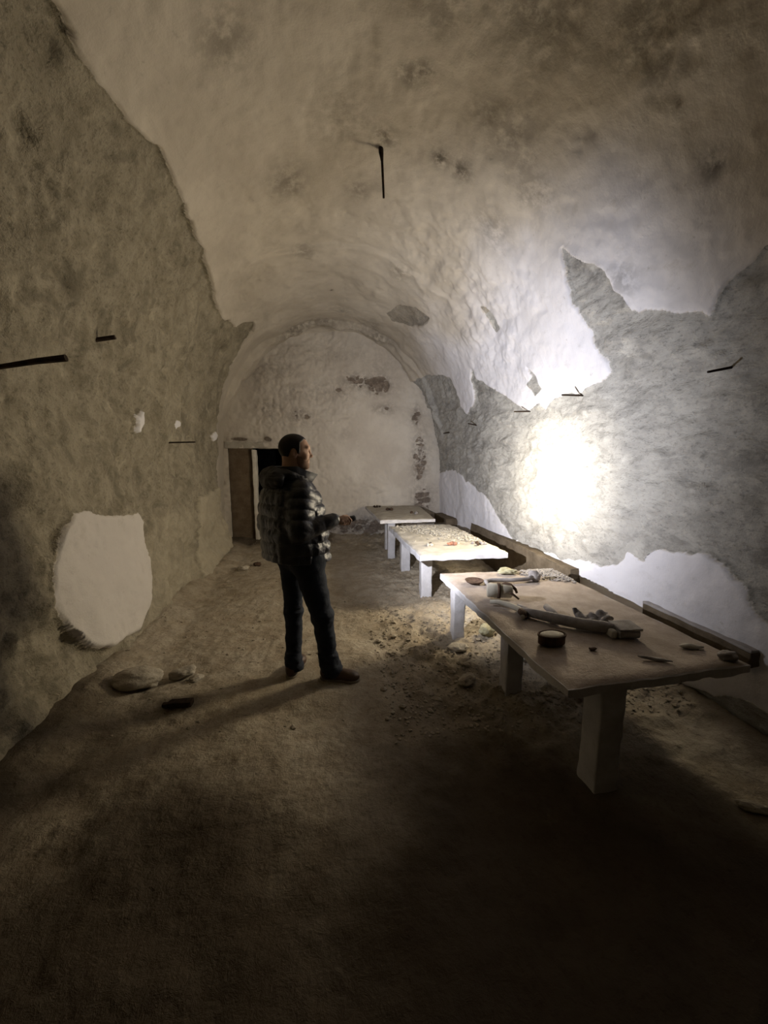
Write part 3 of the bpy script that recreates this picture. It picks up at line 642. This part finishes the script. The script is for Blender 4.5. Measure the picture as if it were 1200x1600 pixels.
def cluster(x,y,seed,mats,lab,z=ZT,parts=6,s=1.):
    t=empty('rusty_lump',(x,y,z)); tag(t,lab,'find','small finds on the middle and far tables')
    r=random.Random(seed)
    for k in range(parts):
        a=r.uniform(0,6.28); d=r.uniform(.0,.05)*s
        bm=rock_bm(r.uniform(.018,.034)*s,r.uniform(.014,.024)*s,r.uniform(.012,.026)*s,seed+k,2,.3)
        o=bm_obj('piece',bm,mats[k%len(mats)],t,True,world=False); o.location=(math.cos(a)*d*1.6,math.sin(a)*d,.016*s); o.rotation_euler=(r.uniform(-.3,.3),r.uniform(-.3,.3),a)
cluster(1.17,4.37,601,[MAT_RUST,MAT_PALEFIND],'leftmost rusty lump at the front of the middle table')
cluster(1.48,4.38,611,[MAT_REDFIND,MAT_REDFIND,MAT_PALEFIND],'reddish lump at the front middle of the middle table')
cluster(1.78,4.36,621,[MAT_RUST,MAT_GREYFIND],'rightmost grey rusty lump at the front of the middle table')
ZU=.683
cluster(.90,7.45,631,[MAT_IRON],'dark lump at the far left corner of the farthest table',ZU,3)
cluster(1.12,6.95,641,[MAT_IRON,MAT_RUST],'dark lump in the middle of the farthest table',ZU,6,1.3)
cluster(1.42,6.45,651,[MAT_GREYFIND,MAT_RUST],'dark grey lump at the right front of the farthest table',ZU,5,1.2)

# ================================================================== the man (built from smooth-blended volumes)
class Vol:
    def __init__(s,lo,hi,h):
        s.lo=np.array(lo,float); s.h=h; s.n=np.ceil((np.array(hi,float)-s.lo)/h).astype(int)+1
        s.d=np.full(s.n,.5,np.float32)
    def sub(s,lo,hi):
        a=np.maximum(0,np.floor((np.array(lo)-s.lo)/s.h).astype(int)); b=np.minimum(s.n,np.ceil((np.array(hi)-s.lo)/s.h).astype(int)+1)
        sl=tuple(slice(i,j) for i,j in zip(a,b)); ax=[s.lo[k]+s.h*np.arange(a[k],b[k]) for k in range(3)]
        return sl,np.stack(np.meshgrid(*ax,indexing='ij'),-1)
    def put(s,sl,q,k,op='add'):
        p=s.d[sl]
        if op=='sub': q=-q; hh=np.maximum(k-np.abs(p-q),0)/k; s.d[sl]=np.maximum(p,q)+hh*hh*k*.25
        else: hh=np.maximum(k-np.abs(p-q),0)/k; s.d[sl]=np.minimum(p,q)-hh*hh*k*.25
    def cap(s,a,b,ra,rb,k=.02,op='add',puff=0,npf=5):
        a,b=np.array(a,float),np.array(b,float); m=max(ra,rb)+k+.03
        sl,P=s.sub(np.minimum(a,b)-m,np.maximum(a,b)+m)
        ab=b-a; t=np.clip(((P-a)@ab)/(ab@ab+1e-9),0,1); r=ra+(rb-ra)*t
        if puff: r=r+puff*(np.abs(np.sin(np.pi*t*npf))**.6-.5)
        s.put(sl,np.linalg.norm(P-a-t[...,None]*ab,axis=-1)-r,k,op)
    def ell(s,c,r,R=None,k=.02,op='add'):
        c,r=np.array(c,float),np.array(r,float); m=r.max()+k+.03
        sl,P=s.sub(c-m,c+m); q=P-c
        if R is not None: q=q@np.array(R).T
        k0=np.linalg.norm(q/r,axis=-1); k1=np.linalg.norm(q/(r*r),axis=-1)+1e-9
        s.put(sl,(k0*(k0-1)/k1),k,op)
    def mesh(s):
        d=s.d; ins=d<0
        c=[ins[i:ins.shape[0]-1+i,j:ins.shape[1]-1+j,k:ins.shape[2]-1+k] for i in (0,1) for j in (0,1) for k in (0,1)]
        tot=sum(x.astype(np.int8) for x in c); act=(tot>0)&(tot<8); A=np.argwhere(act)
        idx=np.full(act.shape,-1,np.int64); idx[act]=np.arange(len(A))
        acc=np.zeros((len(A),3)); cnt=np.zeros(len(A))
        cor=[(i,j,k) for i in (0,1) for j in (0,1) for k in (0,1)]
        for x in range(8):
            for y in range(x+1,8):
                if sum(abs(p-q) for p,q in zip(cor[x],cor[y]))!=1: continue
                va=d[A[:,0]+cor[x][0],A[:,1]+cor[x][1],A[:,2]+cor[x][2]].astype(float); vb=d[A[:,0]+cor[y][0],A[:,1]+cor[y][1],A[:,2]+cor[y][2]].astype(float)
                m=(va<0)!=(vb<0); t=np.where(m,va/np.where(m,va-vb,1),0)
                p=np.array(cor[x])+t[:,None]*(np.array(cor[y])-np.array(cor[x])); acc[m]+=p[m]; cnt[m]+=1
        V=s.lo+s.h*(A+acc/cnt[:,None]); Q=[]
        for ax in range(3):
            u,v=(ax+1)%3,(ax+2)%3
            s0=[slice(None)]*3; s1=[slice(None)]*3; s0[ax]=slice(0,-1); s1[ax]=slice(1,None)
            a=ins[tuple(s0)]; b=ins[tuple(s1)]; E=np.argwhere(a!=b); E=E[(E[:,u]>0)&(E[:,v]>0)&(E[:,u]<d.shape[u]-1)&(E[:,v]<d.shape[v]-1)]
            fl=a[E[:,0],E[:,1],E[:,2]]
            def cell(du,dv): e=E.copy(); e[:,u]+=du; e[:,v]+=dv; return idx[e[:,0],e[:,1],e[:,2]]
            q=np.stack([cell(-1,-1),cell(0,-1),cell(0,0),cell(-1,0)],-1); q[~fl]=q[~fl][:,::-1]; Q.append(q[(q>=0).all(1)])
        return V,np.vstack(Q)
def V3(*a): return np.array(a,float)
def unit(v): return v/np.linalg.norm(v)
PO=(-.16,2.76,0.)
man=empty('person',PO); tag(man,'man in black puffer jacket and dark jeans shining a torch at the right wall','person')
A=math.radians(35); FW=V3(math.cos(A),math.sin(A),0); RT=V3(math.sin(A),-math.cos(A),0); UP=V3(0,0,1)
AH=math.radians(6); HF=unit(V3(math.cos(AH),math.sin(AH),-.03)); HR=V3(math.sin(AH),-math.cos(AH),0); HU=np.cross(HR,HF)
HR_M=np.stack([HF,HR,HU])                      # rows: head axes
HC=V3(-.237,2.75,1.700)
def H(f,r,u): return HC+HF*f+HR*r+HU*u
TORCH=V3(.095,2.66,1.218); HOT=V3(2.45,3.98,1.42); TD=unit(HOT-TORCH)
TN=unit(np.cross(TD,UP)); TU=np.cross(TN,TD)   # TN points to his right, TU up
WRIST=V3(.035,2.625,1.232); RSH=V3(-.195,2.605,1.43); REL=V3(-.205,2.515,1.165)
LSH=V3(-.375,2.925,1.43); LEL=V3(-.475,2.955,1.15); LWR=V3(-.30,3.02,1.0)
RH=V3(-.165,2.68,.93); RK=V3(-.075,2.655,.52); RA=V3(-.028,2.715,.09)
LH=V3(-.29,2.84,.93); LK=V3(-.290,2.845,.50); LA=V3(-.300,2.815,.09)

def head_parts(v,grow=0.):
    g=grow
    v.ell(H(-.008,0,.018),(.099+g,.078+g,.090+g),HR_M,.02)                 # cranium
    v.ell(H(.018,0,-.02),(.082+g,.069+g,.095+g),HR_M,.03)                  # face block
    v.ell(H(.040,0,-.075),(.052+g,.053+g,.058+g),HR_M,.03)                 # jaw
    v.ell(H(.075,0,-.108),(.022+g,.026+g,.020+g),HR_M,.02)                 # chin
def build_body():
    v=Vol((-.66,2.36,-.02),(.25,3.20,1.84),.004)
    head_parts(v)
    v.ell(H(.083,0,.022),(.016,.052,.012),HR_M,.02)                        # brow ridge
    for s in (-1,1):
        v.ell(H(.066,s*.045,-.042),(.022,.022,.020),HR_M,.02)              # cheekbone
        v.ell(H(.093,s*.031,-.008),(.017,.016,.011),HR_M,.012,'sub')       # eye socket
        v.ell(H(.078,s*.031,-.010),(.016,.017,.013),HR_M,.008)             # lids
        v.ell(H(-.004,s*.074,-.022),(.019,.012,.031),HR_M,.006)            # ear
        v.ell(H(.001,s*.085,-.020),(.010,.007,.017),HR_M,.005,'sub')
    v.cap(H(.093,0,.006),H(.110,0,-.034),.008,.011,.014)                   # nose
    v.ell(H(.112,0,-.038),(.011,.011,.009),HR_M,.008)
    for s in (-1,1): v.ell(H(.101,s*.011,-.043),(.010,.008,.007),HR_M,.006)
    for s in (-1,1): v.cap(H(.092,0,-.068),H(.080,s*.022,-.070),.0068,.004,.006)
    for s in (-1,1): v.cap(H(.090,0,-.081),H(.079,s*.020,-.078),.0075,.004,.006)
    v.cap(H(.105,.0,-.0745),H(.084,.022,-.0745),.0022,.0015,.003,'sub'); v.cap(H(.105,.0,-.0745),H(.084,-.022,-.0745),.0022,.0015,.003,'sub')
    v.cap(H(-.028,0,-.07),V3(-.285,2.765,1.44),.056,.064,.03)              # neck
    v.cap(V3(-.285,2.765,1.40),V3(-.235,2.765,.98),.115,.115,.06)
    v.cap(LSH,RSH,.062,.062,.06); v.cap(RH,LH,.10,.10,.05)
    for sh,el,wr in ((RSH,REL,WRIST),(LSH,LEL,LWR)):
        v.cap(sh,el,.050,.040,.03); v.cap(el,wr,.038,.025,.02)
    for hp,kn,an in ((RH,RK,RA),(LH,LK,LA)):
        v.cap(hp,kn,.075,.050,.04); v.cap(kn,an,.048,.033,.03)
    v.cap(RA,V3(.08,2.68,.045),.034,.026,.02); v.cap(LA,V3(-.27,2.93,.045),.034,.026,.02)
    v.ell(LWR+V3(.06,.02,-.02),(.045,.03,.03),None,.02)
    # right hand closed round the torch
    G=TORCH; pt=lambda d,n,u: G+TD*d+TN*n+TU*u
    v.cap(WRIST,pt(-.045,.012,.004),.024,.026,.015)
    v.ell(pt(-.018,.020,.004),(.042,.016,.034),np.stack([TD,TN,TU]),.012)
    for i,(o,L) in enumerate(((.026,1.),(.006,1.06),(-.014,1.),(-.033,.84))):
        k0=pt(o-.008,.024,.020-.006*i); k1=pt(o+.006,.032,-.004-.002*i); k2=pt(o+.004,.012*L,-.029*L); k3=pt(o+.002,-.018*L,-.020)
        v.cap(pt(-.035,.018,.012-.007*i),k0,.011,.0095,.008)
        v.cap(k0,k1,.0092,.0085,.003); v.cap(k1,k2,.0085,.0078,.003); v.cap(k2,k3,.0078,.0066,.003)
    t0=pt(-.045,.014,.018); t1=pt(-.012,.006,.029); t2=pt(.026,-.003,.026)
    v.cap(t0,t1,.0125,.0098,.010); v.cap(t1,t2,.0096,.0078,.003)
    V,F=v.mesh(); return mesh_np('body',V,F,MAT_SKIN,man)
build_body()

def head_shell(name,grow,mask,mat,lo,hi,h=.003):
    """a thin layer over the skull wherever mask is positive"""
    v=Vol(lo,hi,h); head_parts(v,grow)
    sl,P=v.sub(lo,hi); q=P-HC; f,r,u=q@HF,q@HR,q@HU
    m=mask(f,r,u)[:v.d.shape[0],:v.d.shape[1],:v.d.shape[2]]
    v.d=np.maximum(v.d,-m.astype(np.float32)); V,F=v.mesh(); return mesh_np(name,V,F,mat,man)
lo,hi=HC-.17,HC+.17
def hair_mask(f,r,u):
    ar=np.abs(r)
    front=.066-ar*.45+np.clip(u-.05,0,1)*.3-f                      # receding temples
    low=np.interp(f,[-.12,-.06,-.045,-.036,-.026,-.012,.002,.010,.015,.020,.032,.040,.07],[-.072,-.070,-.052,-.018,.004,.013,.008,-.006,-.020,-.026,-.020,.026,.05])
    side=np.minimum(front,u-low)
    return np.minimum(side,.06)+fbm(f*60,r*60,u*60,3,5)*.003
head_shell('hair',.0050,hair_mask,MAT_HAIR,lo,hi)
def beard_mask(f,r,u):
    jaw=np.minimum.reduce([-.040-u+np.clip(.03-f,0,.1)*.35, f-.012])
    mouth=np.maximum(np.abs(u+.0745)-.010,np.abs(r)-.024)
    return np.minimum(jaw,np.where(f>.06,mouth,.05))
head_shell('beard',.0022,beard_mask,MAT_BEARD,lo,hi)
for s in (-1,1):
    V,F=tube([H(.098,s*.012,.016),H(.095,s*.030,.021),H(.080,s*.050,.015)],[.004,.0048,.003],8); mesh_np('eyebrow',V,F,MAT_HAIR,man)
    v=Vol(HC-.15,HC+.15,.003); v.ell(H(.0785,s*.031,-.0095),(.0145,.0150,.0085),HR_M,.002); V,F=v.mesh(); mesh_np('eye',V,F,MAT_EYE,man)

def build_jacket():
    v=Vol((-.68,2.34,.84),(.12,3.20,1.66),.005)
    zk=np.array([.88,.93,1.0,1.1,1.2,1.32,1.42,1.48,1.53]); 
    cx=np.array([-.262,-.258,-.262,-.268,-.272,-.280,-.285,-.285,-.28]); cy=np.array([2.80,2.80,2.79,2.785,2.78,2.775,2.77,2.77,2.765])
    ra=np.array([.262,.268,.272,.272,.268,.262,.232,.175,.10]); rb=np.array([.205,.212,.212,.208,.200,.192,.165,.13,.095])
    sl,P=v.sub(v.lo,v.lo+v.h*(v.n-1)); z=P[...,2]
    X=P[...,0]-np.interp(z,zk,cx); Y=P[...,1]-np.interp(z,zk,cy)
    a=X*RT[0]+Y*RT[1]; b=X*FW[0]+Y*FW[1]
    ph=(z-.90+fbm(P[...,0]*5,P[...,1]*5,P[...,2]*3,2,92)*.010)/.088; puff=(np.abs(np.sin(np.pi*ph))**.55-.55)*(.013+.009*sstep(-.05,.12,b))*sstep(1.50,1.38,z)
    front=np.exp(-(a/.012)**2)*sstep(0,.05,b)*.010
    A_=np.interp(z,zk,ra)+puff; B_=np.interp(z,zk,rb)+puff
    k0=(np.abs(a/A_)**2.4+np.abs(b/B_)**2.4)**(1/2.4)
    wr=fbm(P[...,0]*18,P[...,1]*18,P[...,2]*9,3,91)*.006
    d=(k0-1)*np.minimum(A_,B_)*.95+wr+front
    d=np.maximum(d,np.maximum(.932-.05*b-z,z-1.535)); v.put(sl,d.astype(np.float32),.01)
    v.cap(RSH,REL,.088,.074,.03,puff=.013,npf=4); v.cap(REL,WRIST-(unit(WRIST-REL))*.02,.068,.048,.02,puff=.003,npf=3)
    v.cap(LSH,LEL,.092,.080,.03,puff=.016,npf=4); v.cap(LEL,LWR,.076,.055,.02,puff=.008,npf=3)
    # hollow under the hem and down the neck
    v.ell(V3(-.262,2.80,.86),(.17,.17,.09),None,.01,'sub')
    v.cap(V3(-.275,2.765,1.47),V3(-.262,2.762,1.62),.072,.085,.01,'sub')
    V,F=v.mesh(); return mesh_np('jacket',V,F,MAT_JACKET,man)
jk=build_jacket(); jk['label']='black quilted puffer jacket with stand up collar and hood'
def build_hood():
    v=Vol((-.66,2.40,1.36),(-.05,3.10,1.70),.005)
    B=-FW; c=V3(-.285,2.765,0)
    v.ell(c+B*.135+UP*1.505,(.062,.150,.072),np.stack([B,RT,UP]),.03)
    for k in range(-8,9):
        a=k/8*2.1; p=c+B*math.cos(a)*.115+RT*math.sin(a)*.135+UP*(1.555-.012*abs(k/8)*2-.05*(abs(a)/2.1)**2)
        a2=(k+1)/8*2.1; q=c+B*math.cos(a2)*.115+RT*math.sin(a2)*.135+UP*(1.555-.012*abs((k+1)/8)*2-.05*(abs(a2)/2.1)**2)
        if k<8: v.cap(p,q,.030-.010*abs(k/8),.030-.010*abs((k+1)/8),.03)
    v.cap(c+UP*1.44,c+V3(.02,0,0)+UP*1.72,.070,.082,.015,'sub')
    V,F=v.mesh(); V=V+np.c_[fbm(V[:,0]*15,V[:,1]*15,V[:,2]*26,3,95),fbm(V[:,0]*15,V[:,1]*15,V[:,2]*26,3,96),fbm(V[:,0]*15,V[:,1]*15,V[:,2]*20,3,97)]*.0085; return mesh_np('hood',V,F,MAT_HOOD,jk)
build_hood()
def build_collar():
    c=V3(-.275,2.765,0); n=48; V=[];F=[]
    for i in range(n+1):
        a=-math.pi+.16+(2*math.pi-.32)*i/n          # opens at the front (angle 0 is the nape)
        ca,sa=math.cos(a),math.sin(a); fr=max(0,-ca)
        B=-FW
        r0=.100+.010*fr; r1=.105+.095*fr**1.6
        zb=1.485-.05*fr; zt=1.592-.062*fr
        for r,z in ((r0,zb),(r1,zt),(r1+.014,zt-.004),(r0+.020,zb)):
            p=c+B*ca*r*(.95)+RT*sa*(r*.98)+UP*z; V.append(p)
    for i in range(n):
        for k in range(4): F.append([i*4+k,i*4+(k+1)%4,(i+1)*4+(k+1)%4,(i+1)*4+k])
    F.append([0,3,2,1]); F.append([n*4,n*4+1,n*4+2,n*4+3]); mesh_np('collar',V,F,MAT_LINING,jk)
build_collar()
# zip down the front and the cuff
zp=[]
for z in np.linspace(.91,1.47,14):
    b=np.interp(z,[.91,1.0,1.2,1.32,1.42,1.47],[.214,.216,.204,.196,.168,.140])+.003; zp.append(V3(np.interp(z,[.9,1.2,1.47],[-.26,-.272,-.285]),np.interp(z,[.9,1.2,1.47],[2.80,2.78,2.77]),z)+FW*b)
V,F=tube(zp,.006,6); mesh_np('zip',V,F,MAT_LINING,jk)
d=unit(WRIST-REL); V,F=tube([WRIST-d*.075,WRIST-d*.06,WRIST-d*.012,WRIST-d*.004],[.046,.0515,.047,.036],20); mesh_np('cuff',V,F,MAT_LINING,jk)

def build_trousers():
    v=Vol((-.50,2.48,.02),(.12,3.05,1.04),.005)
    v.cap(RH+UP*.03,LH+UP*.03,.125,.125,.05); v.cap(RH-UP*.02,RK,.108,.076,.05); v.cap(LH-UP*.02,LK,.098,.064,.05)
    v.cap(RK,RA+UP*.02,.075,.068,.03); v.cap(LK,LA+UP*.02,.064,.060,.03)
    v.cap(RA+UP*.03,RA+V3(.018,-.004,-.02),.070,.076,.02); v.cap(LA+UP*.03,LA+V3(.005,.01,-.02),.062,.066,.02)
    sl,P=v.sub(v.lo,v.lo+v.h*(v.n-1)); z=P[...,2]
    w=fbm(P[...,0]*9,P[...,1]*9,z*20,3,97)*.008*(.5+sstep(.35,.1,z)+.6*np.exp(-((z-.52)/.08)**2)); v.d=v.d+w.astype(np.float32)
    v.d=np.maximum(v.d,(.042-z).astype(np.float32))
    V,F=v.mesh(); mesh_np('trousers',V,F,MAT_JEANS,man)
build_trousers()
def shoe(heel,toe,lab):
    heel,toe=V3(*heel),V3(*toe); f=unit(toe-heel); L=np.linalg.norm(toe-heel); s=V3(f[1],-f[0],0)
    c=(heel+toe)/2; m=.09
    v=Vol(np.minimum(heel,toe)-V3(m,m,.02),np.maximum(heel,toe)+V3(m,m,.16),.0035)
    R=np.stack([f,s,UP])
    v.ell(heel+f*.05+UP*.055,(.055,.040,.055),R,.03); v.ell(heel+f*L*.5+UP*.045,(.11,.042,.045),R,.03); v.ell(heel+f*(L-.065)+UP*.036,(.066,.048,.036),R,.03)
    v.cap(heel+f*.055+UP*.07,heel+f*.06+UP*.12,.042,.042,.02)
    sl,P=v.sub(v.lo,v.lo+v.h*(v.n-1)); v.d=np.maximum(v.d,(.018-P[...,2]).astype(np.float32))
    V,F=v.mesh(); o=mesh_np('shoe',V,F,MAT_SHOE,man)
    v=Vol(np.minimum(heel,toe)-V3(m,m,.03),np.maximum(heel,toe)+V3(m,m,.06),.0035)
    v.ell(heel+f*.05+UP*.015,(.056,.042,.05),R,.03); v.ell(heel+f*L*.5+UP*.015,(.12,.041,.05),R,.03); v.ell(heel+f*(L-.065)+UP*.015,(.070,.051,.05),R,.03)
    sl,P=v.sub(v.lo,v.lo+v.h*(v.n-1)); z=P[...,2]; v.d=np.maximum(v.d,np.maximum(.001-z,z-.019).astype(np.float32))
    V,F=v.mesh(); mesh_np('sole',V,F,MAT_SOLE,o)
shoe((-.098,2.735,0),(.188,2.660,0),'')
shoe((-.335,2.755,0),(-.245,3.02,0),'')

# the torch itself
tr=empty('flashlight',tuple(TORCH)); tag(tr,'small black torch held in the man\'s right hand, switched on','torch')
def tpart(name,prof,mat):
    V,F=lathe([(r,h) for r,h in prof],tuple(TORCH),tuple(TD),24); return mesh_np(name,V,F,mat,tr,True)
tpart('barrel',[(.011,-.058),(.0135,-.056),(.0138,.044),(.014,.046)],MAT_BLACK)
tpart('lamp_head',[(.014,.044),(.0205,.052),(.0212,.080),(.0200,.082),(.0180,.0815),(.0175,.076)],MAT_BLACK)
tpart('lens',[(.0175,.0760),(.0175,.0780),(.002,.0785)],MAT_LENS)
TORCH=Vector(TORCH); TDIR=Vector(TD)

EXPOSURE=2.3
# ================================================================== light: the torch in the man's hand and an added fill
def spot(name,power,size,blend,col,radius,loc,d):
    L=bpy.data.lights.new(name,'SPOT'); L.energy=power; L.spot_size=math.radians(size); L.spot_blend=blend; L.color=col; L.shadow_soft_size=radius
    o=bpy.data.objects.new(name,L); COL.objects.link(o); o.location=loc; o.rotation_euler=Vector(d).to_track_quat('-Z','Y').to_euler(); return o
TIP=TORCH+TDIR*.086
spot('torch_core',29000,12.2,1.0,(1,.90,.71),.012,TIP,TDIR)
spot('torch_ring',150,34,1.0,(1,.92,.78),.012,TIP,TDIR)
spot('torch_halo',90,56,1.0,(1,.95,.86),.012,TIP,TDIR)
spot('torch_corona',26,128,1.0,(.88,.90,1.0),.012,TIP,TDIR)
spot('added_fill',66,132,1.0,(.88,.90,1.0),.012,TIP,Vector((2.35,5.0,1.9))-TIP)  # added fill spot, aimed off the beam to brighten the end wall and vault

w=bpy.data.worlds.new('dark'); bpy.context.scene.world=w; w.use_nodes=True
w.node_tree.nodes['Background'].inputs[0].default_value=(0,0,0,1)

# ================================================================== camera
cam=bpy.data.cameras.new('camera'); co=bpy.data.objects.new('camera',cam); COL.objects.link(co)
cam.sensor_width=36; cam.sensor_fit='AUTO'; cam.lens=13.5; cam.clip_start=.02
yw,pt=math.radians(7.98456),math.radians(8.06325)
f=Vector((math.sin(yw)*math.cos(pt),math.cos(yw)*math.cos(pt),-math.sin(pt))); r=Vector((math.cos(yw),-math.sin(yw),0)); u=r.cross(f)
M=Matrix(((r.x,u.x,-f.x,0),(r.y,u.y,-f.y,0),(r.z,u.z,-f.z,1.65),(0,0,0,1))); co.matrix_world=M
sc=bpy.context.scene; sc.camera=co
sc.view_settings.view_transform='Standard'; sc.view_settings.look='None'; sc.view_settings.gamma=1; sc.view_settings.use_curve_mapping=False
sc.view_settings.exposure=EXPOSURE
sc.cycles.max_bounces=6; sc.cycles.diffuse_bounces=3; sc.cycles.adaptive_threshold=.04; sc.cycles.adaptive_min_samples=16; sc.cycles.glossy_bounces=4; sc.cycles.sample_clamp_indirect=0; sc.cycles.use_guiding=True; sc.cycles.guiding_training_samples=16
sc.cycles.use_denoising=True
